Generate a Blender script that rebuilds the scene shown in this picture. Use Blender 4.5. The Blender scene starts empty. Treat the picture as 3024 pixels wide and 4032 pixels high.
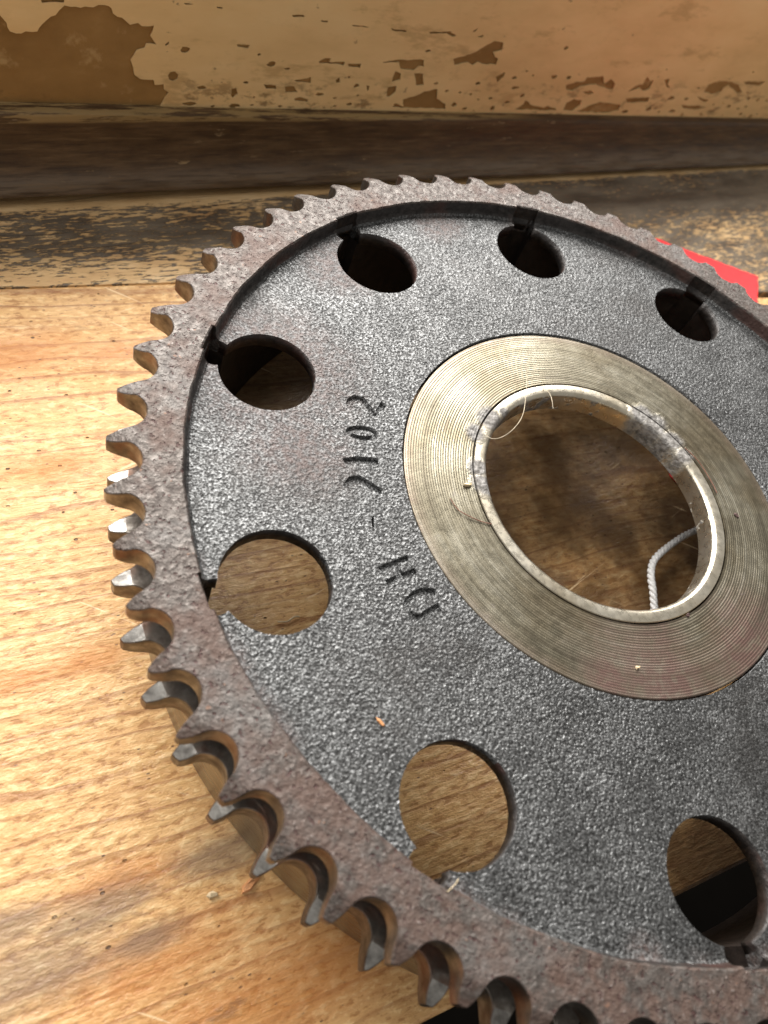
import bpy, bmesh, math, random
from mathutils import Vector, Matrix, noise as mnoise

random.seed(7)
S = 0.0905            # metres per wheel radius: everything below is laid out in wheel radii
PI = math.pi
C = bpy.context.scene.collection
scene = bpy.context.scene

# ------------------------------------------------------------------ camera
RX = Vector((0.93187555, 0.21506109, 0.29215867))
DN = Vector((0.34190239, -0.78989130, -0.50909184))
FW = Vector((0.12128774, 0.57429998, -0.80961029))
cam_d = bpy.data.cameras.new('camera')
cam = bpy.data.objects.new('camera', cam_d)
C.objects.link(cam)
m = Matrix.Identity(4)
for i in range(3):
    m[i][0], m[i][1], m[i][2] = RX[i], -DN[i], -FW[i]
m.translation = Vector((-0.62506, -1.07439, 1.49940)) * S
cam.matrix_world = m
cam_d.sensor_fit = 'VERTICAL'
cam_d.sensor_height = 24.0
cam_d.sensor_width = 18.0
cam_d.lens = 2993.9 / 4032 * 24.0
cam_d.clip_start = 0.005
cam_d.clip_end = 50
cam_d.dof.use_dof = True
cam_d.dof.focus_distance = 1.62 * S
cam_d.dof.aperture_fstop = 15.0
scene.camera = cam

# ------------------------------------------------------------------ light
world = bpy.data.worlds.new('World')
scene.world = world
world.use_nodes = True
bg = world.node_tree.nodes['Background']
bg.inputs['Color'].default_value = (1.0, 0.97, 0.92, 1)
bg.inputs['Strength'].default_value = 0.40

def area(name, az, el, dist, sx, sy, power, col):
    d = bpy.data.lights.new(name, 'AREA')
    d.shape = 'RECTANGLE'; d.size = sx * S; d.size_y = sy * S
    d.energy = power; d.color = col
    o = bpy.data.objects.new(name, d); C.objects.link(o)
    a, e = math.radians(az), math.radians(el)
    v = Vector((math.cos(a) * math.cos(e), math.sin(a) * math.cos(e), math.sin(e)))
    o.location = v * dist * S + Vector((0, 0, 0.2 * S))
    o.rotation_euler = v.to_track_quat('Z', 'Y').to_euler()
    return o
area('window_light', 126, 37, 5.8, 9.5, 3.8, 14.0, (1.0, 0.975, 0.94))
area('side_fill_light', 222, 64, 8.0, 2.6, 2.6, 0.7, (1.0, 0.97, 0.92))  # added fill lamp, source unseen, brightens the wood below the holes

scene.view_settings.view_transform = 'Standard'
scene.view_settings.look = 'None'
scene.view_settings.gamma = 1.0
scene.view_settings.exposure = 0.0

# ------------------------------------------------------------------ helpers
def tag(o, label=None, cat=None, group=None, kind=None):
    if label: o['label'] = label
    if cat: o['category'] = cat
    if group: o['group'] = group
    if kind: o['kind'] = kind
    return o

def mesh_obj(name, verts, faces, mats, parent=None, fmat=None, smooth=None, scale=True):
    me = bpy.data.meshes.new(name)
    if scale: verts = [(v[0] * S, v[1] * S, v[2] * S) for v in verts]
    me.from_pydata(verts, [], faces)
    if not isinstance(mats, (list, tuple)): mats = [mats]
    for mm in mats: me.materials.append(mm)
    if fmat: me.polygons.foreach_set('material_index', fmat)
    bm = bmesh.new(); bm.from_mesh(me)
    bmesh.ops.remove_doubles(bm, verts=bm.verts, dist=1e-7)
    bmesh.ops.recalc_face_normals(bm, faces=bm.faces)
    bm.to_mesh(me); bm.free()
    if smooth is not None:
        me.polygons.foreach_set('use_smooth', [True] * len(me.polygons))
        me.set_sharp_from_angle(angle=math.radians(smooth))
    me.update()
    o = bpy.data.objects.new(name, me); C.objects.link(o)
    if parent: o.parent = parent
    return o

def empty(name, loc=(0, 0, 0)):
    o = bpy.data.objects.new(name, None); C.objects.link(o)
    o.location = Vector(loc) * S
    o.empty_display_size = 0.01
    return o

class NT:
    """small node-tree writer"""
    def __init__(s, name):
        s.m = bpy.data.materials.new(name); s.m.use_nodes = True
        s.t = s.m.node_tree; s.bsdf = s.t.nodes['Principled BSDF']
        s.out = s.t.nodes['Material Output']
    def n(s, typ, **kw):
        nd = s.t.nodes.new(typ)
        for k, v in kw.items(): setattr(nd, k, v)
        return nd
    def put(s, sock, v):
        if isinstance(v, bpy.types.NodeSocket): s.t.links.new(v, sock)
        elif isinstance(v, (tuple, list)) and sock.type == 'RGBA' and len(v) == 3: sock.default_value = (*v, 1)
        else: sock.default_value = v
    def pos(s):
        g = s.n('ShaderNodeNewGeometry')
        return s.vscale(g.outputs['Position'], 1 / S)
    def obj(s):
        g = s.n('ShaderNodeTexCoord')
        return s.vscale(g.outputs['Object'], 1 / S)
    def vscale(s, v, k):
        nd = s.n('ShaderNodeVectorMath', operation='SCALE'); s.put(nd.inputs[0], v); nd.inputs['Scale'].default_value = k
        return nd.outputs[0]
    def vmul(s, v, k):
        nd = s.n('ShaderNodeVectorMath', operation='MULTIPLY'); s.put(nd.inputs[0], v); s.put(nd.inputs[1], k)
        return nd.outputs[0]
    def vadd(s, v, k):
        nd = s.n('ShaderNodeVectorMath', operation='ADD'); s.put(nd.inputs[0], v); s.put(nd.inputs[1], k)
        return nd.outputs[0]
    def dist(s, v, k):
        nd = s.n('ShaderNodeVectorMath', operation='DISTANCE'); s.put(nd.inputs[0], v); s.put(nd.inputs[1], k)
        return nd.outputs['Value']
    def sep(s, v):
        nd = s.n('ShaderNodeSeparateXYZ'); s.put(nd.inputs[0], v); return nd.outputs
    def comb(s, x, y, z):
        nd = s.n('ShaderNodeCombineXYZ')
        for i, k in enumerate((x, y, z)): s.put(nd.inputs[i], k)
        return nd.outputs[0]
    def noise(s, v, scale, detail=3, rough=0.55, dim='3D', out='Fac', dist=0.0):
        nd = s.n('ShaderNodeTexNoise', noise_dimensions=dim)
        if dim == '1D': s.put(nd.inputs['W'], v)
        else: s.put(nd.inputs['Vector'], v)
        nd.inputs['Scale'].default_value = scale; nd.inputs['Detail'].default_value = detail
        nd.inputs['Roughness'].default_value = rough; nd.inputs['Distortion'].default_value = dist
        return nd.outputs[out]
    def vor(s, v, scale, feature='F1', out='Distance', rnd=1.0):
        nd = s.n('ShaderNodeTexVoronoi', feature=feature); s.put(nd.inputs['Vector'], v)
        nd.inputs['Scale'].default_value = scale; nd.inputs['Randomness'].default_value = rnd
        return nd.outputs[out]
    def wave(s, v, scale, profile='SAW', direction='Y'):
        nd = s.n('ShaderNodeTexWave', wave_type='BANDS', bands_direction=direction, wave_profile=profile)
        s.put(nd.inputs['Vector'], v); nd.inputs['Scale'].default_value = scale
        nd.inputs['Distortion'].default_value = 0
        return nd.outputs['Fac']
    def math(s, op, a, b=None, clamp=False):
        nd = s.n('ShaderNodeMath', operation=op, use_clamp=clamp); s.put(nd.inputs[0], a)
        if b is not None: s.put(nd.inputs[1], b)
        return nd.outputs[0]
    def mul(s, a, b): return s.math('MULTIPLY', a, b)
    def add(s, a, b): return s.math('ADD', a, b)
    def sub(s, a, b): return s.math('SUBTRACT', a, b)
    def map(s, v, a, b, c=0.0, d=1.0, interp='SMOOTHSTEP'):
        nd = s.n('ShaderNodeMapRange', interpolation_type=interp)
        s.put(nd.inputs['Value'], v)
        nd.inputs['From Min'].default_value = a; nd.inputs['From Max'].default_value = b
        nd.inputs['To Min'].default_value = c; nd.inputs['To Max'].default_value = d
        return nd.outputs['Result']
    def mix(s, f, a, b, blend='MIX'):
        nd = s.n('ShaderNodeMix', data_type='RGBA', blend_type=blend)
        s.put(nd.inputs[0], f); s.put(nd.inputs[6], a); s.put(nd.inputs[7], b)
        return nd.outputs[2]
    def fmix(s, f, a, b):
        nd = s.n('ShaderNodeMix', data_type='FLOAT')
        s.put(nd.inputs[0], f); s.put(nd.inputs[2], a); s.put(nd.inputs[3], b)
        return nd.outputs[0]
    def ramp(s, f, stops):
        nd = s.n('ShaderNodeValToRGB'); s.put(nd.inputs[0], f); e = nd.color_ramp.elements
        while len(e) < len(stops): e.new(0.5)
        for i, (p, c) in enumerate(stops): e[i].position = p; e[i].color = (*c, 1)
        return nd.outputs['Color']
    def blob(s, P, x, y, r, wob, soft=0.5, sx=1.0, sy=1.0):
        """1 inside a ragged blob centred at (x, y)"""
        q = s.vmul(s.vadd(P, (-x, -y, 0)), (1 / sx, 1 / sy, 0))
        d = s.n('ShaderNodeVectorMath', operation='LENGTH'); s.put(d.inputs[0], q)
        dd = s.add(d.outputs['Value'], s.mul(s.sub(wob, 0.5), r * 1.6))
        return s.map(dd, r * (1 + soft), r * (1 - soft), 0, 1)
    def bump(s, h, dist, strength=1.0, normal=None):
        nd = s.n('ShaderNodeBump'); s.put(nd.inputs['Height'], h)
        nd.inputs['Distance'].default_value = dist * S; nd.inputs['Strength'].default_value = strength
        if normal is not None: s.put(nd.inputs['Normal'], normal)
        return nd.outputs[0]
    def done(s, color=None, rough=None, metal=None, normal=None, spec=None, coat=None):
        b = s.bsdf.inputs
        if color is not None: s.put(b['Base Color'], color)
        if rough is not None: s.put(b['Roughness'], rough)
        if metal is not None: s.put(b['Metallic'], metal)
        if spec is not None: s.put(b['Specular IOR Level'], spec)
        if normal is not None: s.put(b['Normal'], normal)
        if coat is not None: s.put(b['Coat Weight'], coat); b['Coat Roughness'].default_value = 0.25
        return s.m
def smax(t, vals):
    r = vals[0]
    for v in vals[1:]: r = t.math('MAXIMUM', r, v)
    return r

# ------------------------------------------------------------------ materials
def mat_pine():
    t = NT('pine_wood'); O = t.obj(); W = t.pos(); x, y, z = t.sep(O)
    warp = t.noise(t.vmul(O, (0.5, 2.2, 1)), 1.6, 2)
    yy = t.add(y, t.mul(t.sub(warp, 0.5), 0.16))
    yy = t.add(yy, t.mul(t.sub(t.noise(t.vmul(O, (1.5, 9, 1)), 3.0, 2), 0.5), 0.02))
    yj = t.add(yy, t.mul(t.noise(yy, 7.0, 2, dim='1D'), 0.10))
    saw = t.wave(t.comb(0, yj, 0), 6.6, 'SAW', 'Y')
    line = t.map(saw, 0.74, 0.97, 0, 1)
    lstr = t.map(t.noise(t.vmul(O, (0.8, 6, 1)), 2.4, 3), 0.32, 0.60, 0.30, 1.0)
    line = t.mul(line, lstr)
    fib = t.noise(t.vmul(O, (6, 120, 1)), 1.0, 4, 0.65)
    fib2 = t.noise(t.vmul(O, (22, 90, 1)), 1.0, 3, 0.6)
    mott = t.noise(t.vmul(O, (5, 12, 1)), 1.3, 5, 0.65)
    col = t.ramp(mott, [(0.25, (0.46, 0.235, 0.083)), (0.5, (0.59, 0.34, 0.138)), (0.75, (0.69, 0.43, 0.20))])
    col = t.mix(t.map(fib, 0.35, 0.75, 0.0, 0.5), col, (0.74, 0.47, 0.20))
    grn = t.noise(t.vmul(O, (34, 75, 1)), 1.0, 4, 0.65)
    col = t.mix(t.map(grn, 0.53, 0.61, 0, 0.65), col, (0.80, 0.56, 0.28))
    col = t.mix(t.map(grn, 0.46, 0.38, 0, 0.7), col, (0.32, 0.14, 0.042))
    col = t.mix(t.mul(line, 0.64), col, (0.24, 0.085, 0.026))
    # worn grey-brown speckle along the fibres
    fleck = t.mul(t.map(fib2, 0.6, 0.72), t.map(t.noise(O, 3.0, 2), 0.42, 0.65))
    col = t.mix(t.mul(fleck, 0.5), col, (0.26, 0.13, 0.055))
    # orange resin patches
    wob = t.noise(t.vmul(O, (5, 14, 1)), 1.0, 4, 0.6)
    P = t.vmul(O, (0.35, 1, 1))
    spots = [(-0.40, -1.02, .022), (-0.25, -0.93, .018), (-0.561, -1.016, .05), (-0.33, -0.985, .07), (-1.335, 0.046, .06), (-0.669, -0.923, .03), (-0.984, -0.659, .03), (-0.888, -0.584, .025),
             (-1.132, -0.205, .035), (-1.12, 0.18, .03), (-0.95, -0.02, .025), (-0.43, -1.06, .05)]
    a = math.radians(PINE_A); ca, sa = math.cos(a), math.sin(a)
    def loc(px, py):
        dx, dy = px - PINE_O[0], py - PINE_O[1]
        return dx * ca + dy * sa, -dx * sa + dy * ca
    om = smax(t, [t.blob(P, loc(px, py)[0] * 0.35, loc(px, py)[1], r, wob, 0.8) for px, py, r in spots])
    om = t.math('MAXIMUM', om, t.map(t.noise(t.vmul(O, (0.9, 5.5, 1)), 2.0, 4, 0.6), 0.66, 0.80, 0, 0.6))
    col = t.mix(t.mul(om, 0.6), col, (0.46, 0.16, 0.03))
    # grey grime
    wob2 = t.noise(t.vmul(O, (9, 22, 1)), 1.0, 5, 0.7)
    gs = [(-0.599, -0.996, .022), (-0.755, -1.087, .05), (-0.687, -0.964, .03), (-0.511, -0.83, .035), (-0.704, -0.992, .03), (-0.47, -0.80, .03), (-0.82, -1.04, .03)]
    gm = smax(t, [t.blob(P, loc(px, py)[0] * 0.35, loc(px, py)[1], r, wob2, 0.7) for px, py, r in gs])
    gm = t.math('MAXIMUM', gm, t.mul(t.map(wob2, 0.6, 0.75), t.map(t.noise(O, 1.6, 2), 0.5, 0.66, 0, 0.5)))
    # oily dirt gathered under the wheel, plus painted shade at the upper-left hole
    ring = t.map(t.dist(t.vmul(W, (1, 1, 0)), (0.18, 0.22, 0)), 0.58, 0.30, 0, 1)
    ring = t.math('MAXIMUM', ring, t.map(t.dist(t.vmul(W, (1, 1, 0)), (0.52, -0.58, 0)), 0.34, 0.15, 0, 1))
    ring = t.math('MAXIMUM', ring, t.map(t.dist(t.vmul(W, (1, 1, 0)), (-0.70, 0.25, 0)), 0.30, 0.12, 0, 0.8))  # shade painted on the wood seen through the upper-left hole
    oil_shade = t.mul(ring, t.map(t.noise(W, 4.5, 4, 0.6), 0.30, 0.58, 0.35, 1.0))
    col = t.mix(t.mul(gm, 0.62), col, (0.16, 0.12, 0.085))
    col = t.mix(t.mul(oil_shade, 0.86), col, (0.07, 0.034, 0.013))
    # worm pits and dark grains
    pit = t.map(t.vor(t.vmul(O, (1, 1.5, 1)), 20, rnd=1.0), 0.10, 0.05)
    pit = t.mul(pit, t.map(t.noise(O, 6, 2), 0.45, 0.55))
    pit2 = t.map(t.vor(t.vmul(t.vadd(O, (3.3, 1.7, 0)), (1, 2.4, 1)), 36), 0.15, 0.09)
    pit2 = t.mul(pit2, t.map(t.noise(O, 9, 2), 0.5, 0.58))
    pits = t.math('MAXIMUM', pit, pit2)
    col = t.mix(t.mul(pits, 0.85), col, (0.055, 0.025, 0.015))
    # pale scratches across the grain
    sc = t.noise(t.vmul(t.comb(t.add(t.mul(x, 0.6), t.mul(y, 0.8)), t.sub(t.mul(y, 0.6), t.mul(x, 0.8)), 0), (60, 3.0, 1)), 1.0, 2)
    sc = t.mul(t.map(sc, 0.665, 0.72), t.map(t.noise(O, 4, 2), 0.5, 0.6))
    sc2 = t.noise(t.vmul(t.comb(t.sub(t.mul(x, 0.35), t.mul(y, 0.93)), t.add(t.mul(y, 0.35), t.mul(x, 0.93)), 0), (75, 3.5, 1)), 1.0, 2)
    sc2 = t.mul(t.map(sc2, 0.675, 0.73), t.map(t.noise(t.vadd(O, (5, 5, 5)), 4, 2), 0.5, 0.62))
    scr = t.math('MAXIMUM', sc, sc2)
    col = t.mix(t.mul(scr, 0.75), col, (0.80, 0.60, 0.36))
    # brown scuffs and gouges
    gou = t.noise(t.vmul(t.vadd(O, (2, 6, 0)), (8, 20, 1)), 1.0, 5, 0.7)
    scuff = t.mul(t.map(gou, 0.60, 0.67), t.map(t.noise(O, 2.3, 3), 0.46, 0.6))
    col = t.mix(t.mul(scuff, 0.5), col, (0.20, 0.10, 0.045))
    h = t.add(t.add(t.mul(fib, 0.35), t.mul(grn, 0.9)), t.mul(gou, 0.9))
    h = t.sub(h, t.mul(pit, 1.2))
    rough = t.map(t.noise(t.vmul(O, (3, 9, 1)), 1.4, 4), 0.3, 0.7, 0.30, 0.58)
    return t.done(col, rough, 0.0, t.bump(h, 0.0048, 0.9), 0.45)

def mat_worn():
    t = NT('worn_painted_wood'); O = t.obj(); x, y, z = t.sep(O)
    fib = t.noise(t.vmul(O, (5, 110, 1)), 1.0, 4, 0.65)
    mott = t.noise(t.vmul(O, (4, 14, 1)), 1.2, 4, 0.6)
    wood = t.ramp(mott, [(0.25, (0.46, 0.26, 0.11)), (0.5, (0.64, 0.42, 0.20)), (0.75, (0.76, 0.55, 0.31))])
    wood = t.mix(t.map(fib, 0.54, 0.72, 0, 0.55), wood, (0.24, 0.125, 0.05))
    a = t.noise(t.vmul(O, (20, 85, 1)), 1.0, 6, 0.72)
    b = t.noise(t.vmul(O, (1.3, 4.5, 1)), 1.4, 3, 0.6)
    c = t.noise(t.vmul(O, (26, 150, 1)), 1.0, 3, 0.6)
    v = t.add(t.add(t.mul(a, 1.0), t.mul(b, 0.40)), t.mul(c, 0.40))
    # more of the old dark coat survives toward the far end of the plank and in a band behind the wheel
    side = t.map(x, -0.2, 1.7, 0.015, 0.13)
    mid = t.map(t.math('ABSOLUTE', t.sub(y, 0.155)), 0.02, 0.17, 0.045, -0.06)
    edge = t.map(y, 0.265, 0.30, 0.0, -0.35)
    v = t.add(v, t.add(t.add(side, mid), edge))
    dark = t.map(v, 0.90, 0.96)
    dcol = t.mix(t.map(mott, 0.3, 0.7), (0.065, 0.056, 0.047), (0.17, 0.145, 0.115))
    col = t.mix(t.mul(dark, 0.93), wood, dcol)
    pale = t.mul(t.map(t.noise(t.vmul(t.vadd(O, (7, 3, 0)), (7, 30, 1)), 1.0, 4, 0.6), 0.66, 0.72), t.map(x, 0.9, 1.5))
    col = t.mix(t.mul(pale, 0.7), col, (0.50, 0.46, 0.33))
    crack = t.map(t.math('ABSOLUTE', t.sub(t.wave(t.comb(0, t.add(y, t.mul(t.noise(t.vmul(O, (1.0, 3, 1)), 1.5, 2), 0.09)), 0), 2.4, 'SIN', 'Y'), 0.5)), 0.035, 0.0)
    crack = t.mul(crack, t.map(t.noise(t.vmul(O, (2, 9, 1)), 1.0, 2), 0.5, 0.6))
    col = t.mix(t.mul(crack, 0.8), col, (0.035, 0.015, 0.008))
    h = t.add(t.mul(fib, 0.7), t.mul(dark, 0.6)); h = t.sub(h, t.mul(crack, 1.2)); h = t.add(h, t.mul(a, 0.6))
    return t.done(col, t.fmix(dark, 0.55, 0.42), 0.0, t.bump(h, 0.004, 0.9), 0.45)

def mat_moulding():
    t = NT('dark_brown_varnish'); O = t.obj(); x, y, z = t.sep(O)
    n1 = t.noise(t.vmul(O, (6, 26, 26)), 1.0, 6, 0.7)
    col = t.ramp(n1, [(0.25, (0.035, 0.018, 0.008)), (0.5, (0.078, 0.042, 0.017)), (0.8, (0.15, 0.09, 0.042))])
    # scuffed foot of the cove, painted lighter as light on its upturned curve
    lit_foot = t.mul(t.map(z, 0.085, 0.03), t.map(t.noise(t.vmul(O, (6, 30, 30)), 1.0, 4), 0.3, 0.6, 0.25, 0.9))
    col = t.mix(lit_foot, col, (0.17, 0.125, 0.085))
    st = t.noise(t.vmul(O, (7, 110, 110)), 1.0, 4, 0.65)
    col = t.mix(t.map(st, 0.5, 0.66, 0, 0.6), col, (0.028, 0.014, 0.007))
    col = t.mix(t.map(st, 0.44, 0.32, 0, 0.5), col, (0.17, 0.105, 0.05))
    w = t.noise(t.vmul(O, (9, 38, 38)), 1.0, 5, 0.65)
    wear = t.mul(t.map(w, 0.64, 0.70), t.map(t.noise(O, 2.0, 3), 0.40, 0.6))
    col = t.mix(t.mul(wear, 0.7), col, (0.36, 0.24, 0.115))
    # paint left on the top fillet
    top = t.mul(t.map(z, 0.183, 0.192), t.map(t.noise(t.vmul(O, (5, 60, 60)), 1.0, 5, 0.7), 0.45, 0.54))
    col = t.mix(t.mul(top, 0.55), col, (0.40, 0.27, 0.11))
    h = t.add(n1, t.mul(wear, -0.5))
    return t.done(col, t.map(n1, 0.3, 0.7, 0.42, 0.62), 0.0, t.bump(h, 0.004, 0.7), 0.35)

def mat_plaster():
    t = NT('bare_brown_board'); O = t.obj()
    n1 = t.noise(t.vmul(O, (5, 5, 8)), 1.0, 5, 0.6)
    col = t.ramp(n1, [(0.25, (0.22, 0.12, 0.036)), (0.55, (0.30, 0.17, 0.056)), (0.8, (0.40, 0.25, 0.095))])
    n2 = t.noise(t.vadd(O, (4, 0, 2)), 9, 5, 0.65)
    col = t.mix(t.map(n2, 0.57, 0.70, 0, 0.7), col, (0.50, 0.34, 0.155))
    col = t.mix(t.map(n2, 0.36, 0.27, 0, 0.5), col, (0.10, 0.05, 0.02))
    return t.done(col, 0.7, 0.0, t.bump(t.add(n1, n2), 0.004, 0.6), 0.3)

def mat_paint():
    t = NT('old_cream_paint'); O = t.obj(); x, y, z = t.sep(O)
    n1 = t.noise(t.vmul(O, (2.2, 1, 6)), 1.0, 5, 0.6)
    col = t.ramp(n1, [(0.25, (0.60, 0.395, 0.175)), (0.5, (0.72, 0.50, 0.24)), (0.8, (0.78, 0.575, 0.30))])
    n2 = t.noise(t.vmul(O, (5, 1, 16)), 1.0, 6, 0.68)
    col = t.mix(t.map(n2, 0.55, 0.68, 0, 0.55), col, (0.40, 0.245, 0.095))
    low = t.map(z, 0.36, 0.20, 0, 1)
    n3 = t.noise(t.vmul(t.vadd(O, (9, 0, 4)), (11, 1, 22)), 1.0, 5, 0.68)
    spk = t.mul(t.map(n3, 0.55, 0.66), t.add(t.mul(low, 0.75), 0.07))
    col = t.mix(spk, col, (0.22, 0.13, 0.05))
    n4 = t.map(t.noise(t.vmul(O, (22, 1, 34)), 1.0, 3), 0.70, 0.75, 0, 0.6)
    col = t.mix(n4, col, (0.17, 0.09, 0.05))
    h = t.add(n1, t.mul(n2, 0.7)); h = t.sub(h, t.mul(spk, 0.6))
    return t.done(col, 0.55, 0.0, t.bump(h, 0.004, 0.5), 0.4)

def mat_web():
    t = NT('rough_cast_steel'); P = t.pos()
    a = t.noise(P, 235, 1, 0.5); b = t.noise(P, 120, 1, 0.5); c = t.noise(P, 9, 4, 0.65)
    h = t.mul(t.add(t.mul(a, 1.0), t.mul(b, 1.0)), t.map(c, 0.3, 0.7, 0.75, 1.1))
    col = t.ramp(t.add(t.mul(a, 0.85), t.mul(c, 0.15)), [(0.34, (0.029, 0.0285, 0.028)), (0.5, (0.084, 0.084, 0.083)), (0.66, (0.19, 0.192, 0.192))])
    stain = t.noise(t.vadd(P, (11, 4, 0)), 3.4, 5, 0.62)
    col = t.mix(t.map(stain, 0.52, 0.68, 0, 0.45), col, (0.045, 0.041, 0.038))
    # thin rust bloom near the rim on the left and along the edge
    wob = t.noise(P, 5, 4, 0.6)
    rb = smax(t, [t.blob(P, -0.74, -0.02, 0.13, wob, 0.8), t.blob(P, -0.64, -0.17, 0.075, wob, 0.9), t.blob(P, -0.70, 0.36, 0.07, wob, 0.8), t.blob(P, -0.52, 0.66, .05, wob, .8),
                  t.blob(P, 0.12, -0.86, 0.025, wob, 0.8), t.blob(P, -0.30, 0.82, 0.035, wob, 0.8)])
    r = t.n('ShaderNodeVectorMath', operation='LENGTH'); t.put(r.inputs[0], t.vmul(P, (1, 1, 0)))
    rb = t.math('MAXIMUM', rb, t.mul(t.map(r.outputs['Value'], 0.84, 0.885), t.map(wob, 0.48, 0.62)))
    rfine = t.map(t.noise(P, 60, 3), 0.4, 0.6, 0.3, 0.95)
    col = t.mix(t.mul(t.mul(rb, rfine), 0.6), col, (0.105, 0.066, 0.056))
    rg = t.fmix(rb, t.add(t.map(a, 0.35, 0.65, 0.56, 0.44), t.map(c, 0.4, 0.65, -0.04, 0.10)), 0.62)
    met = t.fmix(rb, 0.80, 0.35)
    return t.done(col, rg, met, t.bump(t.mul(h, t.map(stain, 0.35, 0.62, 1.05, 0.75)), 0.0034, 0.9), 0.5)

def mat_rim():
    t = NT('rusty_pitted_steel'); P = t.pos()
    a = t.noise(P, 62, 4, 0.62); b = t.noise(P, 150, 2, 0.55); c = t.noise(P, 7, 4, 0.6); d = t.noise(t.vadd(P, (3, 8, 2)), 26, 4, 0.6)
    pit = t.map(t.noise(t.vadd(P, (6, 1, 9)), 105, 2, 0.6), 0.40, 0.33)
    col = t.ramp(a, [(0.3, (0.046, 0.036, 0.031)), (0.5, (0.088, 0.074, 0.065)), (0.72, (0.155, 0.138, 0.125))])
    red = t.map(t.add(t.mul(c, 0.6), t.mul(d, 0.4)), 0.47, 0.62)
    # the near half of the rim is rustier
    y = t.sep(P)[1]
    red = t.math('MAXIMUM', t.mul(red, 0.8), t.mul(t.map(y, -0.35, -1.0, 0, 0.85), t.map(d, 0.36, 0.58)))
    col = t.mix(t.mul(red, 0.75), col, (0.092, 0.048, 0.033))
    grey = t.map(t.noise(t.vadd(P, (9, 2, 5)), 5, 5, 0.65), 0.52, 0.66, 0, 0.55)
    col = t.mix(grey, col, (0.13, 0.122, 0.115))
    col = t.mix(t.map(b, 0.66, 0.74, 0, 0.5), col, (0.32, 0.28, 0.26))
    col = t.mix(t.map(t.noise(P, 75, 2), 0.70, 0.76, 0, 0.4), col, (0.26, 0.12, 0.06))
    col = t.mix(t.mul(pit, 0.8), col, (0.06, 0.026, 0.023))
    h = t.add(t.mul(a, 0.55), t.mul(b, 0.45)); h = t.sub(h, t.mul(pit, 0.55))
    rg = t.fmix(red, t.map(a, 0.3, 0.7, 0.62, 0.46), 0.68)
    return t.done(col, rg, t.fmix(red, 0.55, 0.25), t.bump(h, 0.0062, 0.9), 0.5)

def mat_flank():
    t = NT('worn_tooth_steel'); P = t.pos()
    a = t.noise(P, 30, 4, 0.6); b = t.noise(t.vmul(P, (1, 1, 5)), 60, 3)
    col = t.ramp(a, [(0.3, (0.065, 0.05, 0.04)), (0.55, (0.165, 0.145, 0.125)), (0.75, (0.32, 0.30, 0.275))])
    col = t.mix(t.map(t.noise(P, 11, 3), 0.5, 0.68, 0, 0.65), col, (0.20, 0.09, 0.055))
    return t.done(col, t.map(a, 0.3, 0.7, 0.5, 0.3), 0.85, t.bump(t.add(a, t.mul(b, 0.4)), 0.002, 0.6))

def mat_bare():
    t = NT('polished_tooth_tip'); P = t.pos(); a = t.noise(P, 45, 4, 0.6)
    col = t.ramp(a, [(0.3, (0.12, 0.11, 0.10)), (0.7, (0.42, 0.40, 0.37))])
    return t.done(col, t.map(a, 0.3, 0.7, 0.45, 0.28), 0.9, t.bump(a, 0.002, 0.6))

def mat_drum():
    t = NT('machined_drum_steel'); P = t.pos()
    a = t.noise(P, 8, 4, 0.6); b = t.noise(t.vmul(P, (2, 2, 90)), 2.0, 3)
    col = t.ramp(a, [(0.3, (0.20, 0.172, 0.13)), (0.7, (0.33, 0.30, 0.245))])
    spot = t.map(t.noise(t.vadd(P, (1, 5, 3)), 14, 3), 0.66, 0.72)
    col = t.mix(t.mul(spot, 0.85), col, (0.07, 0.045, 0.04))
    return t.done(col, t.map(b, 0.3, 0.7, 0.24, 0.36), 0.95, t.bump(t.add(b, a), 0.0012, 0.5))

def mat_inner():
    t = NT('dark_cast_iron'); P = t.pos()
    a = t.noise(P, 40, 4, 0.6)
    col = t.ramp(a, [(0.3, (0.008, 0.006, 0.005)), (0.7, (0.026, 0.019, 0.016))])
    return t.done(col, 0.55, 0.0, t.bump(a, 0.004, 0.7), 0.3)

def mat_wallcast():
    t = NT('dark_cast_edge'); P = t.pos()
    a = t.noise(P, 60, 4, 0.6); c = t.noise(P, 8, 3)
    col = t.ramp(a, [(0.3, (0.010, 0.008, 0.007)), (0.7, (0.04, 0.034, 0.031))])
    col = t.mix(t.map(c, 0.5, 0.66, 0, 0.7), col, (0.055, 0.024, 0.018))
    return t.done(col, t.map(a, 0.3, 0.7, 0.55, 0.40), 0.15, t.bump(a, 0.005, 0.9), 0.4)

def crust(t, P):
    wob = t.noise(P, 16, 5, 0.68)
    L = [(0.085, 0.282, .028), (0.125, 0.262, .034), (0.165, 0.235, .032), (0.20, 0.205, .024), (-0.275, 0.085, .030), (-0.305, 0.03, .022), (-0.262, -0.095, .028), (-0.285, -0.06, 0.02), (-0.25, 0.12, 0.014)]
    return smax(t, [t.blob(P, x, y, r, wob, 0.35) for x, y, r in L])

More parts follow.
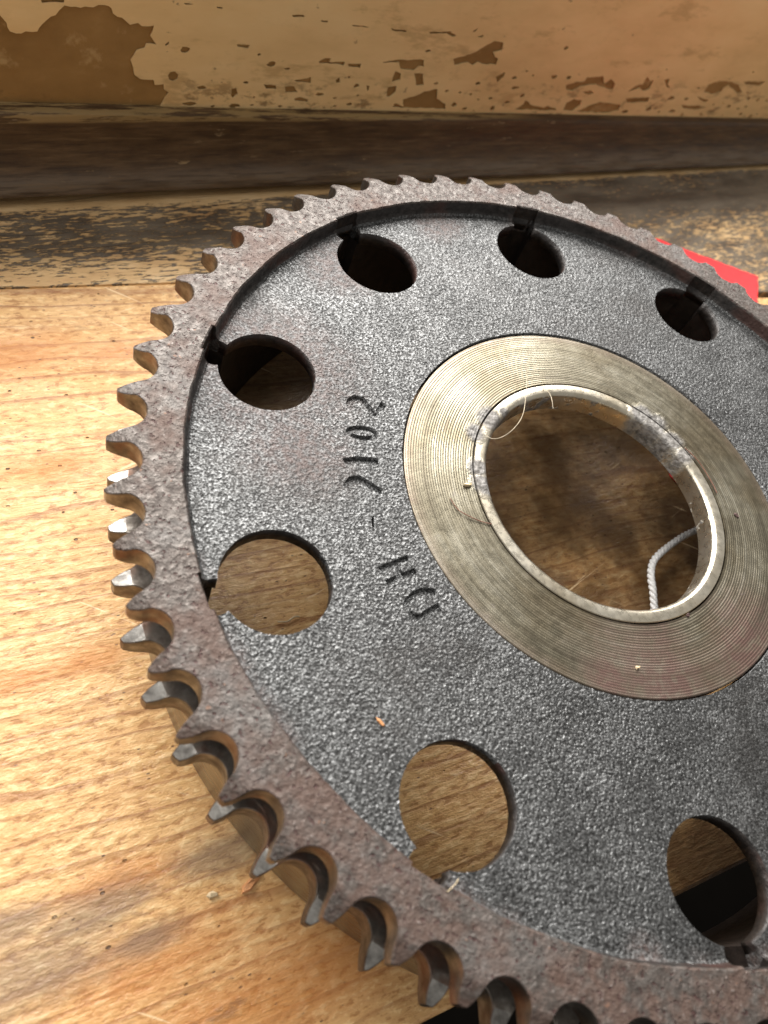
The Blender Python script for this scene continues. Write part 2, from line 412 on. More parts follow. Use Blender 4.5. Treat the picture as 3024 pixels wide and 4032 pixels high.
def mat_hub():
    t = NT('turned_hub_steel'); P = t.pos(); x, y, z = t.sep(P)
    r = t.n('ShaderNodeVectorMath', operation='LENGTH'); t.put(r.inputs[0], t.vmul(P, (1, 1, 0))); r = r.outputs['Value']
    a = t.noise(P, 6, 4, 0.6); b = t.noise(P, 45, 4, 0.65)
    rn = t.noise(r, 55, 2, dim='1D')
    col = t.ramp(t.add(t.mul(a, 0.55), t.mul(rn, 0.45)), [(0.34, (0.115, 0.10, 0.072)), (0.5, (0.205, 0.183, 0.133)), (0.68, (0.34, 0.315, 0.25))])
    col = t.mix(t.map(b, 0.60, 0.75, 0, 0.6), col, (0.20, 0.18, 0.165))
    sm = t.noise(t.vadd(P, (2, 7, 0)), 3.2, 4, 0.6)
    col = t.mix(t.map(sm, 0.46, 0.64, 0, 0.6), col, (0.14, 0.11, 0.065))
    arcs = t.noise(t.comb(t.mul(r, 160), t.mul(t.math('ARCTAN2', y, x), 3.0), 0), 1.0, 3, 0.6)
    col = t.mix(t.map(arcs, 0.55, 0.72, 0, 0.5), col, (0.13, 0.11, 0.08))
    # brown oxide toward the lower right
    wob = t.noise(P, 7, 4, 0.6)
    br = smax(t, [t.blob(P, 0.16, -0.40, 0.12, wob, 0.9), t.blob(P, 0.36, -0.26, 0.10, wob, 0.9), t.blob(P, 0.04, -0.43, 0.05, wob, 0.8)])
    br = t.math('MAXIMUM', br, t.mul(t.map(r, 0.42, 0.455), 0.35))
    col = t.mix(t.mul(br, t.map(b, 0.3, 0.6, 0.35, 0.8)), col, (0.17, 0.095, 0.085))
    k = crust(t, P)
    kc = t.ramp(t.noise(P, 90, 3), [(0.35, (0.06, 0.055, 0.055)), (0.65, (0.24, 0.23, 0.22))])
    col = t.mix(t.mul(k, 0.85), col, kc)
    rg = t.fmix(k, t.map(t.add(t.mul(b, 0.5), t.mul(arcs, 0.5)), 0.35, 0.65, 0.30, 0.48), 0.6)
    rg = t.fmix(br, rg, 0.5)
    m_ = t.fmix(k, 0.92, 0.35)
    h = t.add(t.mul(t.noise(P, 95, 3), t.add(t.mul(k, 2.0), 0.12)), t.mul(b, 0.1))
    return t.done(col, rg, m_, t.bump(h, 0.004, 0.7))

def mat_bush():
    t = NT('bright_bush_steel'); P = t.pos(); x, y, z = t.sep(P)
    a = t.noise(P, 9, 4, 0.6); b = t.noise(P, 60, 4, 0.6)
    col = t.ramp(a, [(0.3, (0.44, 0.38, 0.28)), (0.6, (0.62, 0.57, 0.47)), (0.8, (0.72, 0.68, 0.60))])
    col = t.mix(t.map(b, 0.62, 0.72, 0, 0.5), col, (0.34, 0.26, 0.18))
    k = crust(t, P)
    wall = t.mul(t.map(z, 0.329, 0.320), t.map(t.noise(t.vmul(P, (1, 1, 0.7)), 11, 4, 0.65), 0.54, 0.58))
    k = t.math('MAXIMUM', k, wall)
    kc = t.ramp(t.noise(P, 90, 3), [(0.35, (0.04, 0.036, 0.036)), (0.65, (0.22, 0.21, 0.205))])
    col = t.mix(t.mul(k, 0.9), col, kc)
    return t.done(col, t.fmix(k, t.map(b, 0.3, 0.7, 0.24, 0.38), 0.6), t.fmix(k, 0.95, 0.3), t.bump(t.add(t.mul(b, 0.08), t.mul(t.noise(P, 95, 3), t.mul(k, 2.0))), 0.003, 0.6))

def mat_plain(name, col, rough=0.6, metal=0.0, var=0.25, scale=40, bump=0.002):
    t = NT(name); P = t.pos(); a = t.noise(P, scale, 4, 0.6)
    d = tuple(c * (1 - var) for c in col); l = tuple(min(1, c * (1 + var)) for c in col)
    return t.done(t.ramp(a, [(0.3, d), (0.7, l)]), rough, metal, t.bump(a, bump, 0.6), 0.4)

PINE_A = 33.6; PINE_O = (-0.101, -1.004)
WALL = [[[-0.865,0.431],[-0.846,0.427],[-0.836,0.409],[-0.831,0.389],[-0.818,0.388],[-0.771,0.395],[-0.749,0.421],[-0.726,0.434],[-0.706,0.457],[-0.672,0.454],[-0.641,0.456],[-0.631,0.463],[-0.605,0.464],[-0.595,0.443],[-0.573,0.434],[-0.555,0.422],[-0.536,0.425],[-0.525,0.419],[-0.497,0.421],[-0.503,0.397],[-0.489,0.375],[-0.516,0.376],[-0.517,0.364],[-0.538,0.36],[-0.551,0.334],[-0.54,0.294],[-0.526,0.286],[-0.49,0.283],[-0.487,0.271],[-0.463,0.273],[-0.464,0.258],[-0.447,0.25],[-0.46,0.233],[-0.468,0.211],[-0.466,0.179],[-0.894,0.18]],[[-0.454,0.298],[-0.448,0.306],[-0.436,0.308],[-0.425,0.299],[-0.428,0.286],[-0.438,0.28],[-0.449,0.285]],[[-0.272,0.261],[-0.257,0.264],[-0.252,0.248],[-0.262,0.234],[-0.271,0.243]],[[-0.274,0.386],[-0.237,0.385],[-0.24,0.375],[-0.271,0.378]],[[-0.466,0.378],[-0.456,0.385],[-0.457,0.376],[-0.464,0.374]],[[-0.425,0.48],[-0.4,0.479],[-0.404,0.476],[-0.423,0.477]],[[-0.342,0.476],[-0.324,0.475],[-0.326,0.472],[-0.34,0.472]],[[-0.757,0.467],[-0.706,0.47],[-0.708,0.462],[-0.736,0.462],[-0.755,0.459]],[[0.441,0.371],[0.497,0.385],[0.546,0.418],[0.57,0.43],[0.608,0.427],[0.612,0.404],[0.583,0.393],[0.597,0.379],[0.613,0.377],[0.617,0.357],[0.572,0.356],[0.537,0.364],[0.525,0.352],[0.502,0.361],[0.454,0.35]],[[0.189,0.353],[0.246,0.36],[0.336,0.363],[0.342,0.342],[0.322,0.341],[0.31,0.329],[0.262,0.332],[0.246,0.353],[0.196,0.349]],[[0.24,0.308],[0.244,0.327],[0.267,0.318],[0.271,0.299],[0.243,0.291]],[[0.313,0.322],[0.347,0.32],[0.362,0.283],[0.337,0.281]],[[-0.022,0.347],[-0.001,0.358],[0.017,0.357],[0.012,0.349],[0.064,0.349],[0.062,0.338],[0.033,0.342],[-0.016,0.34]],[[0.074,0.343],[0.119,0.344],[0.118,0.331],[0.081,0.334]],[[-0.112,0.271],[-0.083,0.273],[-0.067,0.255],[-0.105,0.252]],[[-0.073,0.236],[-0.056,0.241],[-0.027,0.232],[-0.028,0.226],[-0.068,0.227]],[[-0.091,0.289],[-0.049,0.297],[-0.036,0.302],[-0.031,0.283],[-0.076,0.285]],[[-0.179,0.276],[-0.141,0.275],[-0.136,0.263],[-0.167,0.263]],[[0.316,0.214],[0.303,0.235],[0.349,0.25],[0.373,0.263],[0.423,0.272],[0.433,0.241],[0.475,0.22],[0.483,0.203],[0.272,0.209],[0.274,0.222]],[[0.635,0.317],[0.664,0.336],[0.667,0.318],[0.652,0.296]],[[0.046,0.294],[0.059,0.301],[0.066,0.288],[0.054,0.285]],[[0.157,0.28],[0.169,0.278],[0.171,0.263],[0.162,0.265]],[[0.233,0.274],[0.264,0.279],[0.268,0.26],[0.252,0.242],[0.24,0.244]],[[0.472,0.454],[0.489,0.468],[0.484,0.454]],[[0.497,0.439],[0.519,0.448],[0.518,0.438]],[[-0.13,0.468],[-0.097,0.471],[-0.093,0.465],[-0.124,0.462]],[[-0.043,0.459],[-0.02,0.459],[-0.021,0.454],[-0.04,0.454]],[[0.056,0.452],[0.111,0.45],[0.107,0.447],[0.062,0.448]],[[0.182,0.45],[0.241,0.445],[0.238,0.44],[0.189,0.444]],[[0.316,0.445],[0.392,0.45],[0.42,0.438],[0.409,0.435],[0.383,0.444],[0.324,0.44]],[[0.956,0.294],[0.995,0.306],[1.036,0.309],[1.038,0.323],[1.113,0.328],[1.138,0.303],[1.156,0.32],[1.191,0.304],[1.195,0.278],[1.141,0.289],[1.088,0.299],[1.033,0.292],[1.001,0.275],[0.972,0.275]],[[1.046,0.273],[1.089,0.276],[1.114,0.268],[1.094,0.259]],[[1.278,0.273],[1.299,0.297],[1.332,0.306],[1.335,0.333],[1.361,0.316],[1.378,0.325],[1.382,0.286],[1.36,0.277],[1.33,0.289]],[[1.289,0.249],[1.412,0.255],[1.416,0.235],[1.308,0.23]],[[1.702,0.279],[1.7,0.31],[1.748,0.327],[1.81,0.325],[1.875,0.313],[1.937,0.282],[1.915,0.275],[1.825,0.306],[1.803,0.299],[1.804,0.28],[1.766,0.27]],[[1.006,0.2],[1.002,0.229],[1.029,0.244],[1.07,0.238],[1.076,0.218],[1.053,0.197]],[[1.07,0.194],[1.115,0.218],[1.166,0.233],[1.275,0.225],[1.286,0.2],[1.23,0.188]],[[1.434,0.323],[1.462,0.33],[1.466,0.306],[1.497,0.294],[1.483,0.291],[1.451,0.309]],[[1.672,0.262],[1.701,0.256],[1.761,0.247],[1.754,0.234],[1.717,0.244]],[[0.776,0.202],[0.806,0.222],[0.808,0.236],[0.84,0.222],[0.881,0.214],[0.904,0.211],[0.922,0.217],[0.969,0.206],[0.971,0.197]],[[1.899,0.326],[2.035,0.329],[2.017,0.309],[1.922,0.314]],[[1.617,0.224],[1.72,0.221],[1.783,0.215],[1.717,0.204],[1.65,0.208]]]
M = dict(pine=mat_pine(), worn=mat_worn(), mould=mat_moulding(), plaster=mat_plaster(), paint=mat_paint(), web=mat_web(), rim=mat_rim(), flank=mat_flank(), bare=mat_bare(),
         drum=mat_drum(), inner=mat_inner(), hub=mat_hub(), edge=mat_wallcast(), bush=mat_bush(),
         tag=mat_plain('red_card', (0.80, 0.055, 0.06), 0.85, 0, 0.06, 30, 0.001), string=mat_plain('white_cotton', (0.78, 0.77, 0.76), 0.9, 0, 0.08, 160, 0.003),
         hair=mat_plain('pale_hair', (0.42, 0.36, 0.26), 0.5), fibre=mat_plain('brown_fibre', (0.16, 0.06, 0.035), 0.6),
         chip=mat_plain('wood_chip', (0.55, 0.26, 0.11), 0.7, 0, .3, 60), grit=mat_plain('dark_grit', (0.07, 0.04, 0.035), 0.7), pale=mat_plain('pale_chip', (0.62, 0.50, 0.32), 0.7, 0, .2, 60),
         floor=mat_plain('dark_floor', (0.006, 0.005, 0.004), 1.0, 0, .2, 2), gap=mat_plain('dark_gap', (0.012, 0.008, 0.006), 0.9))

# ------------------------------------------------------------------ setting: planks, moulding, wall, floor
def prism(name, poly, z0, z1, mat, origin, ang, parent=None, bevel=0.006):
    """polygon in world x, y extruded between z0 and z1; the object's own X runs along the grain"""
    a = math.radians(ang); ca, sa = math.cos(a), math.sin(a)
    pts = [((x - origin[0]) * ca + (y - origin[1]) * sa, -(x - origin[0]) * sa + (y - origin[1]) * ca) for x, y in poly]
    bm = bmesh.new()
    vs = [bm.verts.new((x * S, y * S, z0 * S)) for x, y in pts]
    f = bm.faces.new(vs)
    r = bmesh.ops.extrude_face_region(bm, geom=[f])
    bmesh.ops.translate(bm, verts=[v for v in r['geom'] if isinstance(v, bmesh.types.BMVert)], vec=(0, 0, (z1 - z0) * S))
    bmesh.ops.recalc_face_normals(bm, faces=bm.faces)
    top = [e for e in bm.edges if all(abs(v.co.z - z1 * S) < 1e-7 for v in e.verts)]
    bmesh.ops.bevel(bm, geom=top, offset=bevel * S, segments=2, profile=0.5, affect='EDGES')
    me = bpy.data.meshes.new(name); bm.to_mesh(me); bm.free()
    me.materials.append(mat)
    o = bpy.data.objects.new(name, me); C.objects.link(o)
    o.location = (origin[0] * S, origin[1] * S, 0); o.rotation_euler = (0, 0, a)
    if parent: o.parent = parent
    return o

sill = tag(empty('bench_top'), kind='structure')
def along(p, ang, d): return (p[0] + d * math.cos(math.radians(ang)), p[1] + d * math.sin(math.radians(ang)))
fA, fB = along(PINE_O, 33.7, -3.2), along(PINE_O, 33.7, 3.4)
bk = lambda d: along((-1.461, 0.223), 33.0 if d < 0 else 30.05, d)
bA, bM, bB = along((-1.461, 0.223), 33.9, -2.2), along((-1.461, 0.223), 33.9, 0.47), None
bB = along(bM, 29.5, 4.2)
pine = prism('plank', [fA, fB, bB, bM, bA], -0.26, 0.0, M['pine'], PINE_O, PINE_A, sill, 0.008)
tag(pine, 'pale golden pine plank with resin streaks under the wheel')
TH = 39.7
def wallpt(u, d, z=None):
    a = math.radians(TH)
    x, y = u * math.cos(a) - d * math.sin(a), u * math.sin(a) + d * math.cos(a)
    return (x, y) if z is None else (x, y, z)
g = 0.004
wA = (bA[0] - 0.55 * g, bA[1] + 0.83 * g); wM = (bM[0] - 0.55 * g, bM[1] + 0.83 * g)
wB = along((0.80, 1.578), 30.4, 3.0)
worn_o = wallpt(-0.9, 1.10)
worn = prism('plank', [wA, wM, (0.80, 1.578), wB, wallpt(5.0, 1.44), wallpt(-3.6, 1.44)], -0.26, -0.002, M['worn'], worn_o, TH, sill, 0.004)
tag(worn, 'dark worn plank with flaking black paint beside the moulding')

# cove moulding swept along the wall
prof = [(1.452, 0.010), (1.398, 0.010), (1.389, 0.014), (1.386, 0.022), (1.388, 0.030)]
for i in range(11):
    q = i / 10 * PI / 2
    prof.append((1.391 + 0.074 * math.sin(q) , 0.034 + 0.152 * (1 - math.cos(q))))
prof += [(1.467, 0.192), (1.474, 0.196), (1.502, 0.199)]
us = [-3.4 + 0.1 * i for i in range(86)]
vs, fs = [], []
for u in us:
    sl = -0.017 * (u - 0.2)                      # the run sinks slightly to the right
    for j, (d, z) in enumerate(prof):
        w = 0.0022 * mnoise.noise(Vector((u * 1.7, j * 0.35, 2.0)))
        k = min(1, max(0, (z - 0.02) / 0.17))
        lift = 0.013 * max(0.0, min(1.0, (0.9 - u) / 1.2)) * (1 - k)
        vs.append((u, d + w, z + sl * k + lift))
n = len(prof)
for i in range(len(us) - 1):
    for j in range(n - 1):
        fs.append((i * n + j, (i + 1) * n + j, (i + 1) * n + j + 1, i * n + j + 1))
mould = mesh_obj('baseboard_moulding', vs, fs, M['mould'], smooth=40)
mould.rotation_euler = (0, 0, math.radians(TH))
tag(mould, 'dark brown cove moulding along the foot of the wall', 'moulding')

# wall board and the paint film that peels off it
def curve_mesh(name, loops, thick, mat, to_world=None, parent=None, side=None):
    cu = bpy.data.curves.new(name, 'CURVE'); cu.dimensions = '2D'; cu.fill_mode = 'BOTH'; cu.extrude = thick * S / 2
    for L in loops:
        sp = cu.splines.new('POLY'); sp.points.add(len(L) - 1); sp.use_cyclic_u = True
        for p, q in zip(sp.points, L): p.co = (q[0] * S, q[1] * S, 0, 1)
    tmp = bpy.data.objects.new(name + '_tmp', cu); C.objects.link(tmp)
    bpy.context.view_layer.update()
    me = bpy.data.meshes.new_from_object(tmp.evaluated_get(bpy.context.evaluated_depsgraph_get()))
    bpy.data.objects.remove(tmp); bpy.data.curves.remove(cu)
    me.name = name
    if to_world is not None: me.transform(to_world)
    bm = bmesh.new(); bm.from_mesh(me); bmesh.ops.remove_doubles(bm, verts=bm.verts, dist=1e-7)
    bmesh.ops.recalc_face_normals(bm, faces=bm.faces); bm.to_mesh(me); bm.free()
    me.materials.clear(); me.materials.append(mat)
    if side is not None:
        me.materials.append(side)
        for pl in me.polygons: pl.material_index = 1 if abs(pl.normal.z) < 0.5 else 0
    o = bpy.data.objects.new(name, me); C.objects.link(o)
    if parent: o.parent = parent
    return o

def ragged(poly, amp, step, seed):
    out = []
    for i, p in enumerate(poly):
        q = poly[(i + 1) % len(poly)]
        L = math.hypot(q[0] - p[0], q[1] - p[1]); k = max(1, int(L / step))
        for j in range(k):
            f = j / k
            x, y = p[0] + (q[0] - p[0]) * f, p[1] + (q[1] - p[1]) * f
            v = mnoise.noise_vector(Vector((x * 60, y * 60, seed)))
            v2 = mnoise.noise_vector(Vector((x * 190, y * 190, seed + 5)))
            out.append((x + amp * (v.x + 0.6 * v2.x), y + amp * (v.y + 0.6 * v2.y)))
    return out
wall = mesh_obj('wall', [(u, d, z) for u in (-3.6, 5.2) for d in (1.5035, 1.9) for z in (-0.3, 0.655)],
                [(0, 1, 3, 2), (4, 6, 7, 5), (0, 4, 5, 1), (2, 3, 7, 6), (1, 5, 7, 3), (0, 2, 6, 4)], M['plaster'])
wall.rotation_euler = (0, 0, math.radians(TH))
tag(wall, kind='structure')
loops = [[(-3.6, 0.17), (5.2, 0.10), (5.2, 0.655), (-3.6, 0.655)]]
for i, L in enumerate(WALL):
    if i == 0:   # the big bare patch runs on behind the moulding and past the left of the picture
        L = [(-1.35, 0.36), (-1.1, 0.44), (-0.95, 0.46)] + L[:-1] + [(-0.466, 0.1785), (-1.35, 0.184)]
    big = max(q[0] for q in L) - min(q[0] for q in L)
    loops.append(ragged(L, 0.0035 if big > 0.06 else 0.002, 0.010 if big > 0.06 else 0.006, i * 3.1))
rr = random.Random(3)
def inpoly(p, L):
    c = False
    for i in range(len(L)):
        a, b = L[i], L[i - 1]
        if (a[1] > p[1]) != (b[1] > p[1]) and p[0] < (b[0] - a[0]) * (p[1] - a[1]) / (b[1] - a[1] + 1e-12) + a[0]: c = not c
    return c
cnt = 0; placed = []
while cnt < 70:     # small chips off the paint, most of them low down
    u = rr.uniform(-0.42, 2.3); z = 0.205 - 0.015 * u + abs(rr.gauss(0, 0.07)); r = rr.uniform(0.003, 0.009)
    el = rr.uniform(1.0, 2.6)
    if z > 0.6 or any(inpoly((u + dx * el * r * 1.9, z + dz * r * 1.9), L) for L in loops[1:] for dx in (-1, 0, 1) for dz in (-1, 0, 1)): continue
    if any(abs(u - q[0]) < 2.0 * (el * r + q[2]) and abs(z - q[1]) < 2.0 * (r + q[2]) for q in placed): continue
    if any(abs(u - q[0]) < 0.012 + el * r and abs(z - q[1]) < 0.012 + r for L in loops[1:] for q in L): continue
    placed.append((u, z, el * r)); cnt += 1
    loops.append([(u + el * r * (1 + rr.uniform(-.35, .35)) * math.cos(k * PI / 4.5), z + r * (1 + rr.uniform(-.35, .35)) * math.sin(k * PI / 4.5)) for k in range(9)])
tw = Matrix(((1, 0, 0, 0), (0, 0, -1, 1.5005 * S), (0, 1, 0, 0), (0, 0, 0, 1)))
film = curve_mesh('paint_film', loops, 0.0044, M['paint'], tw, wall)
tag(film, 'cream paint flaking off the wall in ragged patches')

M['floor'].node_tree.nodes['Principled BSDF'].inputs['Specular IOR Level'].default_value = 0.05
floor = mesh_obj('floor', [(-12, -14, -3.2), (14, -14, -3.2), (14, 12, -3.2), (-12, 12, -3.2)], [(0, 1, 2, 3)], M['floor'])
tag(floor, kind='structure')

# ------------------------------------------------------------------ the sprocket wheel
NT_ = 58; PITCH = 2 * PI / NT_; PH = 2.15888
PSI = 1.28336; RC = 0.755; RH = 0.0994; SLOT_R = 0.8850; SLOT_W = 0.0335
ZT = 0.3705; ZWEB = 0.3345; ZHUB = 0.3312
RIN = 0.8790; RSPLIT = 0.9395
wheel = empty('sprocket_wheel')
tag(wheel, 'large rusty double row chain sprocket with round holes lying flat', 'sprocket')

def half_gap(rtip, root, rho, wt, sgn, hook):
    """gap floor to tip corner as (radius, angle from the gap axis)"""
    pts = []
    for i in range(10):
        q = math.radians(-90 + i * 9.0)
        pts.append((rho * math.cos(q), root + rho + rho * math.sin(q)))
    ga = PITCH / 2 - wt / rtip
    tx, ty = rtip * math.sin(ga), rtip * math.cos(ga)
    x0, y0 = pts[-1]
    for i in range(1, 6):
        f = i / 5
        bx = x0 + (tx - x0) * f - 0.0012 * math.sin(PI * f)
        pts.append((bx, y0 + (ty - y0) * f))
    return [(math.hypot(x, y), math.atan2(x, y)) for x, y in pts]

def tooth_mesh(k, zt, zb, drop_t, drop_b, rnd):
    rtip = 1.0075 + rnd.uniform(-0.005, 0.003); root = 0.9475
    wt = 0.0048 + rnd.uniform(-0.001, 0.0028)
    a0 = PH + k * PITCH
    Lh = half_gap(rtip, root, 0.0385, wt, 1, 0)
    Rh = half_gap(rtip - rnd.uniform(0, 0.004), root, 0.0385, wt * rnd.uniform(0.7, 1.2), 1, 0)
    prof = [(r, -PITCH / 2 + a) for r, a in Lh] 
    rt = (prof[-1][0] + Rh[-1][0]) / 2 + 0.0012
    aR = [(r, PITCH / 2 - a) for r, a in Rh][::-1]
    prof = prof + [(rt, (prof[-1][1] + aR[0][1]) / 2)] + aR
    P2 = [Vector((r * math.cos(a0 + a), r * math.sin(a0 + a))) for r, a in prof]
    # bevelled edge: shift along the outline normal
    nb = []
    for i in range(len(P2)):
        t = (P2[min(i + 1, len(P2) - 1)] - P2[max(i - 1, 0)]).normalized()
        nb.append(Vector((-t.y, t.x)))
    ctr = Vector((0.95 * math.cos(a0), 0.95 * math.sin(a0)))
    mid = len(P2) // 2
    sg = 1 if (ctr - P2[mid]).dot(nb[mid]) > 0 else -1
    nb[0] = nb[-1] = None
    e = 0.0015
    def inset(i, w):
        if nb[i] is None: d = -P2[i].normalized()
        else: d = nb[i] * sg
        return P2[i] + d * w
    def zc(r, z, drop): 
        return z + drop * min(1.15, max(0, (r - 0.972) / 0.034))
    V, F, FM = [], [], []
    cols = len(P2); rows = 6
    def strip(base_rows, mi):
        pass
    # top grid
    grid = []
    for i in range(cols):
        q = inset(i, e); r1 = q.length; ang = math.atan2(q.y, q.x)
        col = []
        for j in range(rows):
            r = RSPLIT + (r1 - RSPLIT) * j / (rows - 1)
            if r1 > 0.976: r = (RSPLIT, 0.955, 0.9716, 0.9724, (0.9724 + r1) / 2, r1)[j]
            p = Vector((r * math.cos(ang), r * math.sin(ang)))
            if i in (0, cols - 1):
                pa = a0 + (-PITCH / 2 if i == 0 else PITCH / 2); p = Vector((r * math.cos(pa), r * math.sin(pa)))
            j_ = 0.0007 * mnoise.noise(Vector((p.x * 55, p.y * 55, 1.0))) if 0 < j else 0
            V.append((p.x, p.y, zc(r, zt, drop_t) + j_)); col.append(len(V) - 1)
        p = P2[i]; r = p.length
        V.append((p.x, p.y, zc(r, zt, drop_t) - e)); col.append(len(V) - 1)
        V.append((p.x, p.y, zc(r, zb, drop_b) + e)); col.append(len(V) - 1)
        for j in range(rows - 1, -1, -2):
            r = RSPLIT + (r1 - RSPLIT) * j / (rows - 1)
            pa = ang if i not in (0, cols - 1) else a0 + (-PITCH / 2 if i == 0 else PITCH / 2)
            V.append((r * math.cos(pa), r * math.sin(pa), zc(r, zb, drop_b))); col.append(len(V) - 1)
        grid.append(col)
    for i in range(cols - 1):
        for j in range(len(grid[0]) - 1):
            F.append((grid[i][j], grid[i + 1][j], grid[i + 1][j + 1], grid[i][j + 1]))
            FM.append((2 if j in (3, 4) and min(V[grid[i][3]][0] ** 2 + V[grid[i][3]][1] ** 2, V[grid[i + 1][3]][0] ** 2 + V[grid[i + 1][3]][1] ** 2) > 0.9715 ** 2 else 0) if j <= rows - 1 else 1)
    return V, F, FM

def slot_at(th, r):
    """is the point (r, th) inside one of the ten keyway slots"""
    d = (th - PSI) % (PI / 5)
    if d > PI / 10: d -= PI / 5
    return abs(r * math.sin(d)) < SLOT_W
# angular columns: even ones plus a pair at every slot wall
cols = [i * 2 * PI / 580 for i in range(580)]
for i in range(10):
    for s in (-1, 1):
        dl = math.asin(SLOT_W / SLOT_R) * s
        for e in (-0.0004, 0.0004): cols.append((PSI + i * PI / 5 + dl + e) % (2 * PI))
cols = sorted(cols)

def ring_mesh(rows_fn):
    V, F, FM = [], [], []
    g = []
    for th in cols:
        c = []
        rows, mm = rows_fn(th)
        for r, z in rows:
            V.append((r * math.cos(th), r * math.sin(th), z)); c.append(len(V) - 1)
        g.append(c)
    for i in range(len(g)):
        a, b = g[i], g[(i + 1) % len(g)]
        for j in range(len(a) - 1):
            F.append((a[j], b[j], b[j + 1], a[j + 1])); FM.append(mm[j])
    return V, F, FM
def upper_rows(th):
    nz = mnoise.noise(Vector((math.cos(th) * 9, math.sin(th) * 9, 0))) * 0.0032 + mnoise.noise(Vector((math.cos(th) * 40, math.sin(th) * 40, 3))) * 0.0016
    nz += mnoise.noise(Vector((math.cos(th) * 110, math.sin(th) * 110, 5))) * 0.0010
    zj = lambda r: ZT + 0.0007 * mnoise.noise(Vector((r * math.cos(th) * 55, r * math.sin(th) * 55, 1.0)))
    if slot_at(th, SLOT_R):
        ri = SLOT_R + nz * 0.4
        rows = [(RSPLIT, 0.316), (0.91, 0.316), (0.91, 0.30), (ri, 0.295), (ri, 0.31), (ri, 0.325), (ri, 0.345), (ri, ZT - 0.003), (ri + 0.003, ZT)]
    else:
        ri = RIN + nz
        rows = [(RSPLIT, 0.316), (0.91, 0.316), (0.91, 0.30), (ri - 0.010, 0.295), (ri - 0.016, ZWEB - 0.004), (ri - 0.0065, ZWEB + 0.004), (ri - 0.002, ZWEB + 0.012), (ri - 0.0004, ZT - 0.0035), (ri + 0.003, ZT)]
    r0 = rows[-1][0]
    for k in range(1, 6):
        r = r0 + (RSPLIT - r0) * k / 5
        rows.append((r, zj(r) if k < 5 else ZT))
    return rows, [2, 2, 2, 4, 4, 3, 3, 0, 0, 0, 0, 0, 0, 0]
V, F, FM = ring_mesh(upper_rows)
upper = mesh_obj('upper_tooth_ring', V, F, [M['rim'], M['flank'], M['inner'], M['edge'], M['web']], wheel, FM, 42)
tag(upper, 'pitted brown rim of the upper tooth row')
def lower_rows(th):
    rows = [(0.895, 0.236), (0.92, 0.236), (RSPLIT, 0.236), (RSPLIT, 0.178), (0.895, 0.178)]
    return rows, [0, 0, 2, 1]
V, F, FM = ring_mesh(lower_rows)
lower = mesh_obj('lower_tooth_ring', V, F, [M['flank'], M['flank'], M['inner']], wheel, FM, 42)
rt_ = random.Random(11)
for k in range(NT_):
    V, F, FM = tooth_mesh(k, ZT, 0.316, -0.0190, 0.004, rt_)
    mesh_obj('tooth', V, F, [M['rim'], M['flank'], M['rim']], upper, FM, 26)
for k in range(NT_):
    V, F, FM = tooth_mesh(k, 0.236, 0.178, -0.015, 0.008, rt_)
    mesh_obj('tooth', V, F, [M['flank'], M['flank'], M['bare']], lower, FM, 26)

# body below the rows: turned drum with keyways cut in its inner wall
def drum_rows(th):
    ri = SLOT_R if slot_at(th, SLOT_R) else 0.8545
    rows = [(ri, 0.300), (ri, 0.15), (ri, 0.010), (ri + 0.006, 0.004), (0.939, 0.004), (0.945, 0.010), (0.945, 0.09), (0.945, 0.1775), (0.902, 0.1795), (0.902, 0.25), (0.902, 0.318)]
    return rows, [1, 1, 1, 1, 0, 0, 0, 1, 1, 1]
V, F, FM = ring_mesh(drum_rows)
mesh_obj('drum', V, F, [M['drum'], M['inner']], wheel, FM, 40)

# web plate with ten keyhole openings and the cast-in characters
def keyhole(i):
    b = PSI + i * PI / 5; er = Vector((math.cos(b), math.sin(b))); et = Vector((-er.y, er.x)); c = er * RC
    pts = []
    q0 = math.asin((SLOT_W - 0.004) / RH)
    n = 56
    for j in range(n + 1):
        q = q0 + (2 * PI - 2 * q0) * j / n
        rr_ = RH * (1 + 0.006 * mnoise.noise(Vector((math.cos(q) * 4, math.sin(q) * 4, i * 2.0))))
        pts.append(c + er * rr_ * math.cos(q) + et * rr_ * math.sin(q))
    def rp(r, w): return er * r + et * w
    ra = RC + RH * math.cos(q0)
    tail = [rp(ra + 0.006, -SLOT_W + 0.001), rp(ra + 0.014, -SLOT_W), rp(SLOT_R - 0.0005, -SLOT_W), rp(SLOT_R - 0.0005, SLOT_W), rp(ra + 0.014, SLOT_W), rp(ra + 0.006, SLOT_W - 0.001)]
    return [(p.x, p.y) for p in pts + tail]
def circle(r, n): return [(r * math.cos(i * 2 * PI / n), r * math.sin(i * 2 * PI / n)) for i in range(n)]
def stroke(pl, w):
    P = [Vector(p) for p in pl]; Lf, Rt = [], []
    for i, p in enumerate(P):
        t = (P[min(i + 1, len(P) - 1)] - P[max(i - 1, 0)]).normalized(); nn = Vector((-t.y, t.x))
        ww = w * (1 + 0.35 * mnoise.noise(Vector((p.x * 70, p.y * 70, 4))))
        ext = t * w * 0.4 * (-1 if i == 0 else 1 if i == len(P) - 1 else 0)
        Lf.append(p + nn * ww + ext); Rt.append(p - nn * ww + ext)
    return [(q.x, q.y) for q in Lf + Rt[::-1]]
def fine(pl, n=4):
    out = []
    for a, b in zip(pl, pl[1:]):
        for j in range(n): out.append((a[0] + (b[0] - a[0]) * j / n, a[1] + (b[1] - a[1]) * j / n))
    return out + [pl[-1]]
W_ = 0.0092
